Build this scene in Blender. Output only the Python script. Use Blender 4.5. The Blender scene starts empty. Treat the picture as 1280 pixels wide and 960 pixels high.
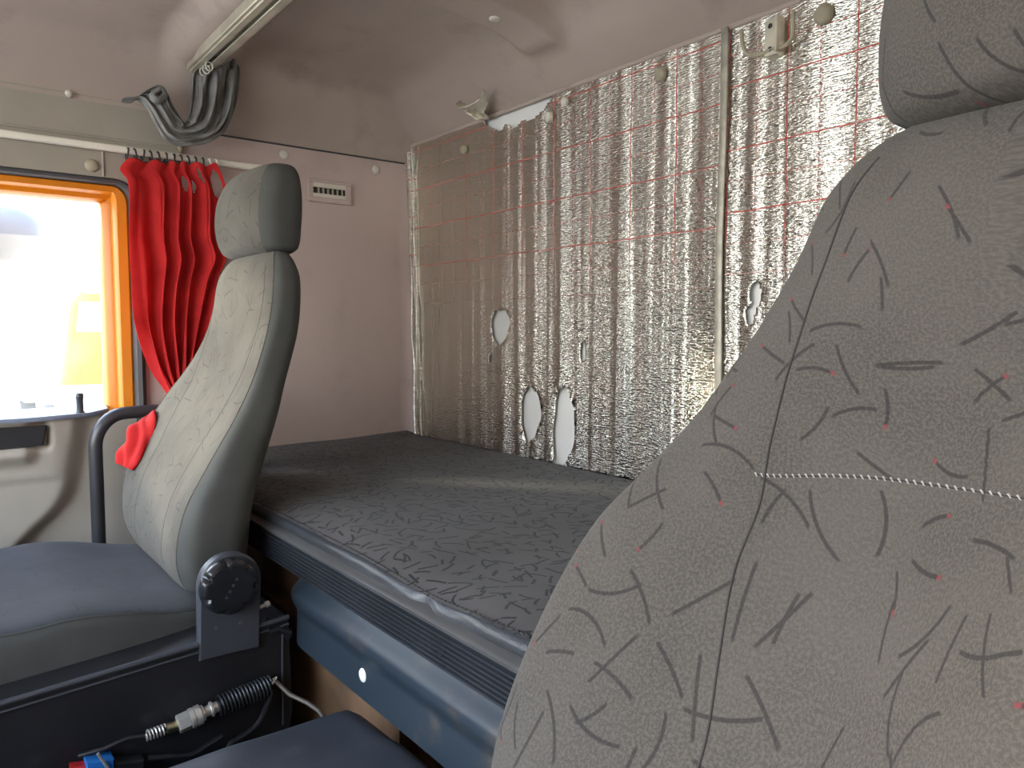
import bpy, math, random
from mathutils import Vector, noise as mnoise

# ------------------------------------------------------------------ basics
C = bpy.context.scene
COL = C.collection
FPX = 945.0
YAW = math.radians(52.0)
PITCH = math.atan(65 / FPX)
HZ = 0.88                                   # eye height above the cab floor
DX, DY = -math.sin(YAW), math.cos(YAW)      # viewing direction on plan
FWD = Vector((DX * math.cos(PITCH), DY * math.cos(PITCH), -math.sin(PITCH)))
RGT = Vector((DY, -DX, 0))
UPV = RGT.cross(FWD)
AX = {'x': 0, 'y': 1, 'z': 2}


def at(px, py, ax, val):
    """point (heights measured from eye level) on the plane ax = val along a sight line"""
    r = FWD + RGT * ((px - 640) / FPX) + UPV * ((480 - py) / FPX)
    i = AX[ax]
    return r * (val / r[i])


def lerp(a, b, t): return a + (b - a) * t
def clamp(v, a=0.0, b=1.0): return max(a, min(b, v))


def sstep(a, b, v):
    t = clamp((v - a) / (b - a))
    return t * t * (3 - 2 * t)


def interp(tab, t):
    """Catmull-Rom through rows (key, v1, v2 ...) -> list of values"""
    n = len(tab)
    if t <= tab[0][0]: return list(tab[0][1:])
    if t >= tab[-1][0]: return list(tab[-1][1:])
    for i in range(n - 1):
        if tab[i][0] <= t <= tab[i + 1][0]: break
    k = (t - tab[i][0]) / (tab[i + 1][0] - tab[i][0])
    p1, p2 = tab[i], tab[i + 1]
    p0 = tab[i - 1] if i else p1
    p3 = tab[i + 2] if i + 2 < n else p2
    out = []
    for c in range(1, len(p1)):
        h = p2[0] - p1[0]
        m1 = (p2[c] - p0[c]) / max(1e-9, p2[0] - p0[0]) * h
        m2 = (p3[c] - p1[c]) / max(1e-9, p3[0] - p1[0]) * h
        k2, k3 = k * k, k * k * k
        out.append((2 * k3 - 3 * k2 + 1) * p1[c] + (k3 - 2 * k2 + k) * m1 + (-2 * k3 + 3 * k2) * p2[c] + (k3 - k2) * m2)
    return out


class MB:
    def __init__(s):
        s.v, s.f, s.m, s.uv = [], [], [], []

    def addv(s, p, uv=(0, 0)):
        s.v.append(Vector(p)); s.uv.append(uv); return len(s.v) - 1

    def face(s, idx, m=0):
        s.f.append(tuple(idx)); s.m.append(m)

    def grid(s, fn, nu, nv, cu=False, cv=False, m=0, skip=None, mfn=None):
        """fn(u, v) -> point or (point, uv)"""
        b = len(s.v)
        cu_n = nu if cu else nu + 1
        cv_n = nv if cv else nv + 1
        for j in range(cv_n):
            for i in range(cu_n):
                r = fn(i / nu, j / nv)
                if isinstance(r, tuple) and len(r) == 2: s.addv(r[0], r[1])
                else: s.addv(r, (i / nu, j / nv))
        for j in range(nv):
            for i in range(nu):
                if skip and skip((i + .5) / nu, (j + .5) / nv): continue
                i2, j2 = (i + 1) % cu_n, (j + 1) % cv_n
                mm = mfn((i + .5) / nu, (j + .5) / nv) if mfn else m
                s.face((b + j * cu_n + i, b + j * cu_n + i2, b + j2 * cu_n + i2, b + j2 * cu_n + i), mm)
        return b

    def rings(s, rings, m=0, caps=True):
        n = len(rings[0]); b = len(s.v)
        for r in rings:
            for p in r: s.addv(p, (p[0] + p[1], p[2]))
        for j in range(len(rings) - 1):
            for i in range(n):
                k = (i + 1) % n
                s.face((b + j * n + i, b + j * n + k, b + (j + 1) * n + k, b + (j + 1) * n + i), m)
        if caps:
            s.face(tuple(b + i for i in reversed(range(n))), m)
            s.face(tuple(b + (len(rings) - 1) * n + i for i in range(n)), m)

    def tube(s, path, r, n=12, m=0, flat=1.0, ref=None):
        path = [Vector(p) for p in path]
        rings = []
        prev = Vector(ref) if ref else None
        for i, p in enumerate(path):
            t = (path[min(i + 1, len(path) - 1)] - path[max(i - 1, 0)]).normalized()
            if prev is None:
                prev = Vector((0, 0, 1)) if abs(t.z) < .9 else Vector((1, 0, 0))
            a = (prev - t * prev.dot(t)).normalized()
            bb = t.cross(a); prev = a
            rr = r[i] if isinstance(r, (list, tuple)) else r
            rings.append([p + a * (rr * flat * math.cos(2 * math.pi * k / n)) + bb * (rr * math.sin(2 * math.pi * k / n)) for k in range(n)])
        s.rings(rings, m)

    def lathe(s, c, axis, prof, n=24, m=0):
        """prof: (radius, distance along the axis)"""
        axis = Vector(axis).normalized(); c = Vector(c)
        a = axis.orthogonal().normalized(); bb = axis.cross(a)
        s.rings([[c + axis * h + (a * math.cos(2 * math.pi * k / n) + bb * math.sin(2 * math.pi * k / n)) * r for k in range(n)] for r, h in prof], m)

    def prism(s, poly, off, m=0, bev=0.0):
        poly = [Vector(p) for p in poly]; off = Vector(off)
        if bev:
            c = sum(poly, Vector()) / len(poly)
            nrm = off.normalized()
            def shr(p): return p + (c - p).normalized() * bev
            s.rings([[shr(p) for p in poly], [p + nrm * bev for p in poly], [p + off - nrm * bev for p in poly], [shr(p) + off for p in poly]], m)
        else:
            s.rings([poly, [p + off for p in poly]], m)

    def box(s, lo, hi, m=0, bev=0.0):
        x0, y0, z0 = lo; x1, y1, z1 = hi
        def rect(e, z):
            return [(x0 + e, y0 + e, z), (x1 - e, y0 + e, z), (x1 - e, y1 - e, z), (x0 + e, y1 - e, z)]
        if bev:
            s.rings([[Vector(p) for p in rect(bev, z0)], [Vector(p) for p in rect(0, z0 + bev)], [Vector(p) for p in rect(0, z1 - bev)], [Vector(p) for p in rect(bev, z1)]], m)
        else:
            s.rings([[Vector(p) for p in rect(0, z0)], [Vector(p) for p in rect(0, z1)]], m)


ROOT = {}


def obj(name, mb, mats, parent=None, sharp=40, solid=0.0, sub=0):
    mats = mats if isinstance(mats, (list, tuple)) else [mats]
    W = [p + Vector((0, 0, HZ)) for p in mb.v]
    if parent is None:
        xs = [p.x for p in W]; ys = [p.y for p in W]; zs = [p.z for p in W]
        o0 = Vector(((min(xs) + max(xs)) / 2, (min(ys) + max(ys)) / 2, min(zs)))
    else:
        o0 = ROOT[parent.name]
    me = bpy.data.meshes.new(name)
    me.from_pydata([tuple(p - o0) for p in W], [], mb.f)
    for mm in mats: me.materials.append(mm)
    me.polygons.foreach_set('material_index', mb.m)
    me.polygons.foreach_set('use_smooth', [True] * len(mb.f))
    uvl = me.uv_layers.new(name='UVMap')
    flat = []
    for l in me.loops: flat.extend(mb.uv[l.vertex_index])
    uvl.data.foreach_set('uv', flat)
    me.update()
    me.validate()
    import bmesh
    bm = bmesh.new(); bm.from_mesh(me)
    bmesh.ops.recalc_face_normals(bm, faces=bm.faces)
    bm.to_mesh(me); bm.free()
    me.set_sharp_from_angle(angle=math.radians(sharp))
    o = bpy.data.objects.new(name, me); COL.objects.link(o)
    if parent is None:
        o.location = o0
    else:
        o.parent = parent
    ROOT[o.name] = o0
    if sub:
        md = o.modifiers.new('sub', 'SUBSURF'); md.levels = sub; md.render_levels = sub
    if solid:
        md = o.modifiers.new('solid', 'SOLIDIFY'); md.thickness = solid; md.offset = 0
    return o


def thing(name, loc, label, cat, group=None):
    o = bpy.data.objects.new(name, None); COL.objects.link(o)
    o.empty_display_size = .05
    o.location = Vector(loc) + Vector((0, 0, HZ))
    ROOT[o.name] = o.location.copy()
    return tag(o, label, cat, group)


def tag(o, label, cat, group=None):
    o['label'] = label; o['category'] = cat
    if group: o['group'] = group
    return o


def struct(o, label=None, cat=None):
    o['kind'] = 'structure'
    if label: o['label'] = label
    if cat: o['category'] = cat
    return o


# ------------------------------------------------------------------ materials
class NT:
    def __init__(s, name):
        s.mat = bpy.data.materials.new(name); s.mat.use_nodes = True
        s.t = s.mat.node_tree; s.b = s.t.nodes['Principled BSDF']; s.out = s.t.nodes['Material Output']

    def n(s, typ, **kw):
        nd = s.t.nodes.new(typ)
        for k, v in kw.items(): setattr(nd, k, v)
        return nd

    def put(s, sock, v):
        if hasattr(v, 'is_linked'): s.t.links.new(v, sock)
        else: sock.default_value = v

    def math(s, op, a, b=0.0, c=0.0):
        nd = s.n('ShaderNodeMath', operation=op)
        s.put(nd.inputs[0], a); s.put(nd.inputs[1], b); s.put(nd.inputs[2], c)
        return nd.outputs[0]

    def vmath(s, op, a, b=(0, 0, 0)):
        nd = s.n('ShaderNodeVectorMath', operation=op)
        s.put(nd.inputs[0], a); s.put(nd.inputs[1], b)
        return nd.outputs[0]

    def ramp(s, v, a, b, lo=0.0, hi=1.0):
        nd = s.n('ShaderNodeMapRange', interpolation_type='SMOOTHSTEP')
        s.put(nd.inputs[0], v)
        for i, x in enumerate((a, b, lo, hi)): s.put(nd.inputs[i + 1], x)
        return nd.outputs[0]

    def mix(s, f, a, b):
        nd = s.n('ShaderNodeMix', data_type='RGBA')
        s.put(nd.inputs[0], f)
        for q, v in ((nd.inputs[6], a), (nd.inputs[7], b)):
            s.put(q, v if hasattr(v, 'is_linked') else (*v, 1))
        return nd.outputs[2]

    def noise(s, vec, scale, detail=3, rough=.5):
        nd = s.n('ShaderNodeTexNoise')
        s.put(nd.inputs['Vector'], vec)
        nd.inputs['Scale'].default_value = scale; nd.inputs['Detail'].default_value = detail
        nd.inputs['Roughness'].default_value = rough
        return nd.outputs[0]

    def bump(s, h, strength, dist, prev=None):
        nd = s.n('ShaderNodeBump')
        nd.inputs['Strength'].default_value = strength; nd.inputs['Distance'].default_value = dist
        s.put(nd.inputs['Height'], h)
        if prev is not None: s.put(nd.inputs['Normal'], prev)
        return nd.outputs[0]

    def coord(s, which='Object'):
        return s.n('ShaderNodeTexCoord').outputs[which]

    def set(s, **kw):
        for k, v in kw.items():
            q = s.b.inputs[k.replace('_', ' ')]
            if isinstance(v, tuple) and len(v) == 3: v = (*v, 1)
            s.put(q, v)
        return s.mat


def plain(name, col, rough=.6, metal=0.0, var=.12, vscale=6.0, bump=0.0, bscale=300.0, bdist=.001, spec=.5, dirt=None):
    m = NT(name)
    co = m.coord()
    n = m.noise(co, vscale, 4)
    c2 = tuple(c * (1 - var) for c in col); c1 = tuple(min(1, c * (1 + var)) for c in col)
    base = m.mix(m.ramp(n, .3, .7), c2, c1)
    if dirt:
        d = m.noise(co, dirt[1], 5, .65)
        base = m.mix(m.ramp(d, dirt[2], dirt[3], 0, dirt[4]), base, dirt[0])
    m.set(Base_Color=base, Roughness=rough, Metallic=metal)
    m.b.inputs['Specular IOR Level'].default_value = spec
    if bump:
        m.set(Normal=m.bump(m.noise(co, bscale, 2), bump, bdist))
    return m.mat


def strokes(m, co, scale, off, L, w, curve, keep=.75):
    """short curved woven marks, one per cell; returns (mask, cell colour, along)"""
    v = m.vmath('ADD', co, off)
    vo = m.n('ShaderNodeTexVoronoi', voronoi_dimensions='2D', feature='F1')
    m.put(vo.inputs['Vector'], v); vo.inputs['Scale'].default_value = scale
    loc = m.vmath('SUBTRACT', v, vo.outputs['Position'])
    sp = m.n('ShaderNodeSeparateColor'); m.put(sp.inputs[0], vo.outputs['Color'])
    rot = m.n('ShaderNodeVectorRotate', rotation_type='Z_AXIS')
    m.put(rot.inputs['Vector'], loc); m.put(rot.inputs['Angle'], m.math('MULTIPLY', sp.outputs[0], 6.283))
    xyz = m.n('ShaderNodeSeparateXYZ'); m.put(xyz.inputs[0], rot.outputs[0])
    lx, ly = xyz.outputs[0], xyz.outputs[1]
    k = m.math('MULTIPLY', m.math('SUBTRACT', sp.outputs[1], .3), curve)
    cy = m.math('ADD', ly, m.math('MULTIPLY', k, m.math('MULTIPLY', lx, lx)))
    Lr = m.math('MULTIPLY', m.math('ADD', m.math('MULTIPLY', sp.outputs[2], .6), .5), L)
    a = m.ramp(m.math('SUBTRACT', m.math('ABSOLUTE', lx), Lr), -.0015, .0015, 1, 0)
    b = m.ramp(m.math('ABSOLUTE', cy), w * .55, w * 1.25, 1, 0)
    mask = m.math('MULTIPLY', m.math('MULTIPLY', a, b), m.math('LESS_THAN', sp.outputs[1], keep))
    return mask, sp, lx, Lr


def fabric(name, base, dark, scale=14, L=.022, w=.0016, amt=.85, flecks=True, weave=900, dust=.25, keep=.75):
    m = NT(name)
    co = m.coord('UV')
    tot = None; fl = None
    for i, off in enumerate(((0, 0, 0), (3.37, 1.71, 0), (7.13, 5.29, 0))):
        mk, sp, lx, Lr = strokes(m, co, scale * (1, .9, 1.1)[i], off, L, w, 34.0, keep)
        tot = mk if tot is None else m.math('MAXIMUM', tot, mk)
        if flecks and i < 2:
            e = m.math('MULTIPLY', m.ramp(m.math('SUBTRACT', lx, m.math('MULTIPLY', Lr, .8)), -.001, .001), m.math('LESS_THAN', sp.outputs[2], .45))
            e = m.math('MULTIPLY', e, mk)
            fl = e if fl is None else m.math('MAXIMUM', fl, e)
    oc = m.coord('Object')
    blot = m.noise(oc, 9, 4, .6)
    wv = m.noise(co, weave, 2, .7)
    lo = tuple(c * (1 - dust) for c in base); hi = tuple(c * (1 + dust) for c in base)
    c = m.mix(m.ramp(blot, .3, .72), lo, hi)
    c = m.mix(m.ramp(wv, .38, .66, 0, .7), c, tuple(x * 1.6 for x in base))
    c = m.mix(m.math('MULTIPLY', tot, amt), c, dark)
    if fl is not None:
        c = m.mix(m.math('MULTIPLY', fl, .6), c, (.28, .05, .06))
    m.set(Base_Color=c, Roughness=.95, Normal=m.bump(wv, .35, .0008))
    m.b.inputs['Specular IOR Level'].default_value = .2
    m.set(Sheen_Weight=.08, Sheen_Roughness=.5)
    return m.mat


M = {}
M['headliner'] = plain('headliner_vinyl', (.42, .345, .295), .62, var=.06, vscale=3, bump=.15, bscale=600, bdist=.0005, dirt=((.24, .19, .17), 5, .52, .75, .5))
M['wall_lilac'] = plain('side_wall_vinyl', (.53, .425, .385), .62, var=.05, vscale=3, bump=.12, bscale=500, bdist=.0005, dirt=((.27, .21, .2), 4, .5, .75, .4))
M['wall_white'] = plain('bare_rear_panel', (.72, .72, .70), .6, var=.04)
M['grey_trim'] = plain('grey_trim_plastic', (.33, .30, .25), .55, var=.06, bump=.1, bscale=700, bdist=.0004)
M['beige'] = plain('door_card_plastic', (.40, .375, .32), .55, var=.07, bump=.1, bscale=700, bdist=.0004, dirt=((.25, .23, .19), 6, .5, .75, .5))
M['ledge'] = plain('door_ledge_plastic', (.22, .27, .36), .45, var=.08)
M['black_plastic'] = plain('black_plastic', (.016, .017, .019), .4, var=.2, bump=.1, bscale=500, bdist=.0004)
M['dark_plastic'] = plain('charcoal_plastic', (.045, .049, .058), .42, var=.12, bump=.12, bscale=700, bdist=.0004)
M['black_metal'] = plain('black_painted_steel', (.014, .014, .016), .42, var=.25, bump=.1, bscale=60, dirt=((.06, .055, .05), 12, .58, .8, .6))
M['rubber'] = plain('dark_rubber', (.05, .05, .052), .6)
M['tube'] = plain('grab_tube_paint', (.035, .037, .042), .33, var=.15)
M['orange'] = plain('orange_paint', (.64, .20, .004), .32, var=.04)
M['white_rail'] = plain('white_enamel', (.80, .76, .66), .4, var=.05)
M['cream'] = plain('cream_plastic', (.62, .58, .50), .5, var=.05)
M['tan'] = plain('tan_plastic', (.36, .32, .23), .55, var=.08)
M['alu'] = plain('aged_aluminium', (.66, .62, .50), .42, metal=.6, var=.12, vscale=20)
M['steel'] = plain('brushed_steel', (.66, .64, .58), .34, metal=.65, var=.1)
M['brass'] = plain('pale_brass', (.62, .58, .38), .3, metal=1, var=.1)
M['blue_panel'] = plain('blue_grey_panel', (.019, .030, .042), .42, var=.10, vscale=4, bump=.12, bscale=450, bdist=.0005, dirt=((.17, .125, .08), 7, .55, .8, .7))
M['tunnel'] = plain('navy_mat', (.026, .032, .043), .5, var=.15, vscale=8, bump=.2, bscale=300, bdist=.0006, dirt=((.10, .10, .105), 9, .55, .8, .5))
M['vinyl'] = plain('black_leatherette', (.040, .043, .050), .34, var=.15, bump=.45, bscale=420, bdist=.0012)
M['ribbed'] = plain('black_ribbed_plastic', (.030, .034, .040), .25, var=.15)
M['lip'] = plain('grey_lip_plastic', (.085, .085, .085), .33, var=.15)
M['rust'] = plain('brown_board', (.15, .082, .040), .75, var=.35, vscale=9)
M['floor'] = plain('dark_floor_mat', (.03, .028, .026), .8, var=.3, bump=.3, bscale=120, bdist=.002)
M['blue_plug'] = plain('blue_plastic', (.02, .16, .48), .35)
M['red_plug'] = plain('red_plastic', (.45, .02, .02), .4)
M['grey_cloth'] = plain('grey_curtain_cloth', (.19, .188, .18), .85, var=.25, vscale=25, bump=.25, bscale=900, bdist=.0008)
M['seat_front'] = fabric('seat_woven_front', (.090, .084, .070), (.016, .018, .020), scale=18, L=.019, w=.0014, amt=.42)
M['seat_side'] = plain('seat_side_cloth', (.072, .074, .068), .92, var=.14, vscale=10, bump=.25, bscale=900, bdist=.0006, spec=.2)
M['seat_cushion'] = fabric('seat_cushion_cloth', (.030, .032, .036), (.015, .018, .02), amt=.5, flecks=False)
M['driver_front'] = fabric('driver_seat_woven', (.072, .066, .058), (.014, .013, .015), scale=19, L=.021, w=.0013, weave=480, dust=.16, amt=.6)
M['mattress'] = fabric('mattress_woven', (.060, .057, .057), (.004, .005, .006), scale=25, L=.016, w=.0021, amt=.9, flecks=False, dust=.2, keep=.97)
M['thread'] = plain('pale_thread', (.36, .34, .31), .8)
M['dark_thread'] = plain('dark_thread', (.03, .03, .03), .9)
M['seam_grey'] = plain('seam_grey', (.035, .033, .031), .9)
M['ground'] = plain('pale_yard', (.64, .52, .37), .95, var=.12, vscale=.4)
M['pale_paint'] = plain('white_paint', (.8, .8, .78), .4)
M['haze_wall'] = plain('pale_render', (.62, .56, .48), .9)
M['mirror_shell'] = plain('mirror_shell', (.095, .092, .11), .4)
M['screen'] = plain('dark_glass', (.13, .13, .125), .1)


def red_cloth():
    m = NT('red_curtain_cloth')
    co = m.coord(); n = m.noise(co, 700, 2); b = m.noise(co, 14, 3)
    c = m.mix(m.ramp(b, .3, .7), (.47, .022, .024), (.63, .034, .034))
    m.set(Base_Color=c, Roughness=.85, Normal=m.bump(n, .3, .0008))
    m.b.inputs['Specular IOR Level'].default_value = .15
    tr = m.n('ShaderNodeBsdfTranslucent'); tr.inputs[0].default_value = (.8, .03, .03, 1)
    mx = m.n('ShaderNodeMixShader'); mx.inputs[0].default_value = .25
    m.t.links.new(m.b.outputs[0], mx.inputs[1]); m.t.links.new(tr.outputs[0], mx.inputs[2])
    m.t.links.new(mx.outputs[0], m.out.inputs[0])
    return m.mat


M['red'] = red_cloth()


def glass():
    m = NT('dusty_window_glass')
    tr = m.n('ShaderNodeBsdfTransparent'); tr.inputs[0].default_value = (.94, .95, .94, 1)
    gl = m.n('ShaderNodeBsdfGlossy'); gl.inputs['Roughness'].default_value = .02
    df = m.n('ShaderNodeBsdfTranslucent'); df.inputs[0].default_value = (.8, .8, .78, 1)
    m1 = m.n('ShaderNodeMixShader'); m1.inputs[0].default_value = .05
    m2 = m.n('ShaderNodeMixShader'); m.put(m2.inputs[0], m.ramp(m.noise(m.coord(), 5, 4), .35, .75, .015, .05))
    L = m.t.links.new
    L(tr.outputs[0], m1.inputs[1]); L(gl.outputs[0], m1.inputs[2])
    L(m1.outputs[0], m2.inputs[1]); L(df.outputs[0], m2.inputs[2]); L(m2.outputs[0], m.out.inputs[0])
    return m.mat


M['glass'] = glass()


def foil(name, x_phase, z_phase):
    """embossed aluminium insulation with a printed red grid, coords in metres from the sheet's own corner"""
    m = NT(name)
    uv = m.coord('UV')
    sx = m.n('ShaderNodeSeparateXYZ'); m.put(sx.inputs[0], uv)
    X, Z = sx.outputs[0], sx.outputs[1]
    S = .0595
    wob = m.math('MULTIPLY', m.math('SUBTRACT', m.noise(uv, 9, 2), .5), .006)

    def lines(v, ph, other, per):
        q = m.math('DIVIDE', m.math('ADD', m.math('SUBTRACT', v, ph), wob), per)
        d = m.math('ABSOLUTE', m.math('SUBTRACT', m.math('FRACT', m.math('ADD', q, .5)), .5))
        idx = m.math('ROUND', q)
        odd = m.math('ABSOLUTE', m.math('MODULO', idx, 2))                 # 0 solid, 1 dashed
        ln = m.ramp(d, .010, .028, 1, 0)
        dash = m.ramp(m.math('ABSOLUTE', m.math('SUBTRACT', m.math('FRACT', m.math('DIVIDE', other, .011)), .5)), .24, .3, 1, 0)
        return m.math('MULTIPLY', ln, m.math('SUBTRACT', 1, m.math('MULTIPLY', odd, m.math('SUBTRACT', 1, m.math('MULTIPLY', dash, .8)))))
    g = m.math('MAXIMUM', lines(X, x_phase, Z, S), lines(Z, z_phase, X, .0555))
    grid_fade = m.ramp(m.math('ADD', Z, m.math('MULTIPLY', m.math('SUBTRACT', m.noise(uv, 5, 3), .5), .25)), .02, .22)  # printed grid fades out towards the bottom of the sheet
    g = m.math('MULTIPLY', g, grid_fade)
    g = m.math('MULTIPLY', g, m.ramp(m.noise(uv, 160, 2), .30, .48, .35, 1))
    mp = m.n('ShaderNodeMapping'); m.put(mp.inputs[0], uv); mp.inputs['Scale'].default_value = (70, 360, 1)
    fine = m.noise(mp.outputs[0], 1.0, 2, .5)
    mp2 = m.n('ShaderNodeMapping'); m.put(mp2.inputs[0], uv); mp2.inputs['Scale'].default_value = (20, .6, 1)
    streak = m.noise(mp2.outputs[0], 1.0, 2, .5)
    nrm = m.bump(streak, .7, .014)
    nrm = m.bump(fine, 1.0, .0026, nrm)
    m.set(Base_Color=m.mix(g, (.76, .75, .68), (.55, .055, .04)), Metallic=m.math('SUBTRACT', 1, m.math('MULTIPLY', g, .8)),
          Roughness=m.math('ADD', .07, m.math('MULTIPLY', g, .3)), Normal=nrm)
    return m.mat


# ------------------------------------------------------------------ cab shell
XP, YB, XD, YF = -2.0, 1.18, .36, -.95


def cove(d, h, fold):
    # steep flank, then a tight turn into the nearly level lining
    a = fold * d / .10
    b = fold + (h - fold) * (1 - math.exp(-max(0, d - .10) / .14)) if d > .10 else fold - .12 * (.10 - d)
    k = .022
    t = clamp(.5 + .5 * (b - a) / k)
    return lerp(b, a, t) - k * t * (1 - t)


def ceil_z(x, y):
    a = .500 + cove(x - XP, .195, .155); b = .548 + cove(YB - y, .142, .088)
    k = .02
    h = clamp(.5 + .5 * (b - a) / k)
    z = lerp(b, a, h) - k * h * (1 - h)
    dd = min(x - XP, YB - y)
    z += .006 * sstep(.10, .17, dd) * (1 - sstep(.20, .42, dd))                 # the lining is dished just inside the cove
    inn = sstep(.03, .16, x - XP)
    z -= .045 * inn * (sstep(.455, .515, y) - sstep(.585, .64, y))             # cross beam that carries the curtain track
    bk = sstep(.05, .13, YB - y)
    z -= .030 * bk * sstep(.60, .66, y) * (sstep(-1.355, -1.335, x) - sstep(-1.235, -1.215, x))   # rib with screw caps
    z += .025 * bk * sstep(.62, .68, y) * sstep(-1.235, -1.20, x)
    return z


mb = MB()
mb.grid(lambda u, v: (lerp(XP, XD, u ** 1.5), lerp(YF, YB, 1 - (1 - v) ** 1.5), ceil_z(lerp(XP, XD, u ** 1.5), lerp(YF, YB, 1 - (1 - v) ** 1.5))), 190, 190)
mb.box((XP - .03, YF - .03, .80), (XD + .03, YB + .03, .84))
struct(obj('ceiling', mb, M['headliner'], sharp=80))

mb = MB(); mb.box((XP - .04, YF - .04, -HZ - .04), (XD + .04, YB + .04, -HZ))
struct(obj('floor', mb, M['floor']))

# rear wall and, on it, the bare white panel that shows through the tears
mb = MB(); mb.box((XP - .04, YB, -HZ), (XD + .04, YB + .04, .80))
struct(obj('wall_back', mb, M['wall_white']))

arc = [(.425 - .055 * (1 - math.cos(a)), .302 + .055 * math.sin(a)) for a in [i * math.pi / 16 for i in range(9)]]
ring = [(YF, -HZ), (-.26, -HZ), (-.26, .357)] + list(reversed(arc)) + [(.425, -HZ), (YB, -HZ), (YB, .80), (YF, .80)]  # opening cut short out of view so the sun misses the bunk
mb = MB(); mb.prism([(XP, y, z) for y, z in ring], (-.04, 0, 0))
# rounded inside corner running up the rear corner
mb.grid(lambda u, v: (XP + .045 * (1 - math.sin(u * math.pi / 2)) * (1.0 - .55 * v), YB - .045 * (1 - math.cos(u * math.pi / 2)), lerp(-.40, .50, v)), 8, 12)
struct(obj('wall_left', mb, M['wall_lilac']))

# driver's side, unseen behind the camera; left windowless to block side light
mb = MB()
mb.box((XD, YF, -HZ), (XD + .04, YB, .80))
struct(obj('wall_right', mb, M['wall_lilac']))
mb = MB()
mb.box((XP - .04, YF - .04, -HZ), (XD + .04, YF, -.20))
mb.box((XP - .04, YF - .04, .56), (XD + .04, YF, .80))
mb.box((XP - .04, YF - .04, -.20), (XP + .06, YF, .56))
mb.box((XD - .06, YF - .04, -.20), (XD + .04, YF, .56))
struct(obj('wall_front', mb, M['grey_trim']))

# grey trim over the door
ring = [(YF, .357), (-.26, .357)] + list(reversed(arc)) + [(.432, .30), (.436, .405), (.522, .418), (.522, .508), (.50, .540), (YF, .536)]
mb = MB(); mb.prism([(XP + .002, y, z) for y, z in ring], (.014, 0, 0))
mb.tube([(XP + .018, YF + .02, .5345), (XP + .018, .50, .5385)], .006, 8)
mb.tube([(XP + .017, YF + .02, .447), (XP + .017, .51, .446)], .0035, 8)
mb.tube([(XP + .017, .350, .36), (XP + .017, .350, .415)], .0028, 6)
struct(obj('trim_1', mb, M['grey_trim']))
mb = MB()
mb.tube([(XP + .002, .50, .4985), (XP + .002, .80, .4985), (XP + .002, 1.155, .499)], .0022, 8)
struct(obj('trim_2', mb, M['rubber']))
mb = MB()
mb.tube([(XP + .02, YB - .012, .5475), (-1.2, YB - .010, .5465), (XD, YB - .010, .5465)], .0055, 8)
struct(obj('trim_3', mb, M['headliner']))

# passenger door: frame, glass, panel ------------------------------------------------
door = thing('door_1', (XP, -.1, -HZ), 'orange framed passenger door with beige inner panel', 'door')
struct(door)


def sweep(mb, prof, r0=.055, y1=.425, z1=.357, zb=-.30, yend=-.25):
    """profile (inset from opening, x) carried up the rear stile, round the corner and along the top"""
    path = [(y1, lerp(zb, z1 - r0, i / 6), -1, 0) for i in range(6)]
    for i in range(13):
        a = i * math.pi / 24
        path.append((y1 - r0 * (1 - math.cos(a)), z1 - r0 + r0 * math.sin(a), -math.cos(a), -math.sin(a)))
    path += [(lerp(y1 - r0, yend, i / 8), z1, 0, -1) for i in range(1, 9)]
    b = len(mb.v)
    for y, z, ny, nz in path:
        for e, x in prof: mb.addv((x, y + ny * e, z + nz * e * .62), (e, z))
    n = len(prof)
    for j in range(len(path) - 1):
        for i in range(n - 1):
            mb.face((b + j * n + i, b + j * n + i + 1, b + (j + 1) * n + i + 1, b + (j + 1) * n + i))


mb = MB(); sweep(mb, [(-.004, -1.995), (0, -1.982), (.008, -1.976), (.017, -1.980), (.021, -1.992), (.022, -2.02)], zb=-.87)
obj('weather_seal', mb, M['rubber'], door)
mb = MB(); sweep(mb, [(.020, -2.02), (.021, -2.004), (.026, -2.000), (.046, -2.003), (.052, -2.010), (.055, -2.022), (.070, -2.026), (.073, -2.030), (.076, -2.034), (.080, -2.06)], zb=-.22)
mb.box((-2.055, -.262, -.22), (-1.995, -.225, .34), bev=.006)
obj('window_frame', mb, M['orange'], door)
mb = MB(); mb.box((-2.052, -.25, -.25), (-2.047, .352, .318))
obj('window_glass', mb, M['glass'], door)


def edge_y(z):          # rear limit of the raised door card
    return interp([(-.88, .02), (-.56, .10), (-.47, .165), (-.38, .250), (-.28, .275), (-.18, .29)], z)[0]


def card(u, v):
    y = lerp(-.262, .4265, u); z = lerp(-.86, -.192, v)
    e = edge_y(z)
    x = -1.992 + .034 * sstep(.022, -.030, y - e)
    x += .022 * sstep(-.30, -.265, z) * sstep(.20, .165, y) * (1 - .0 * z)
    x -= .020 * sstep(-.262, -.252, z) * sstep(-.196, -.206, z) * sstep(.222, .214, y)
    x += .006 * sstep(-.335, -.320, z) * sstep(.26, .22, y)
    return (x, y, z)


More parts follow.
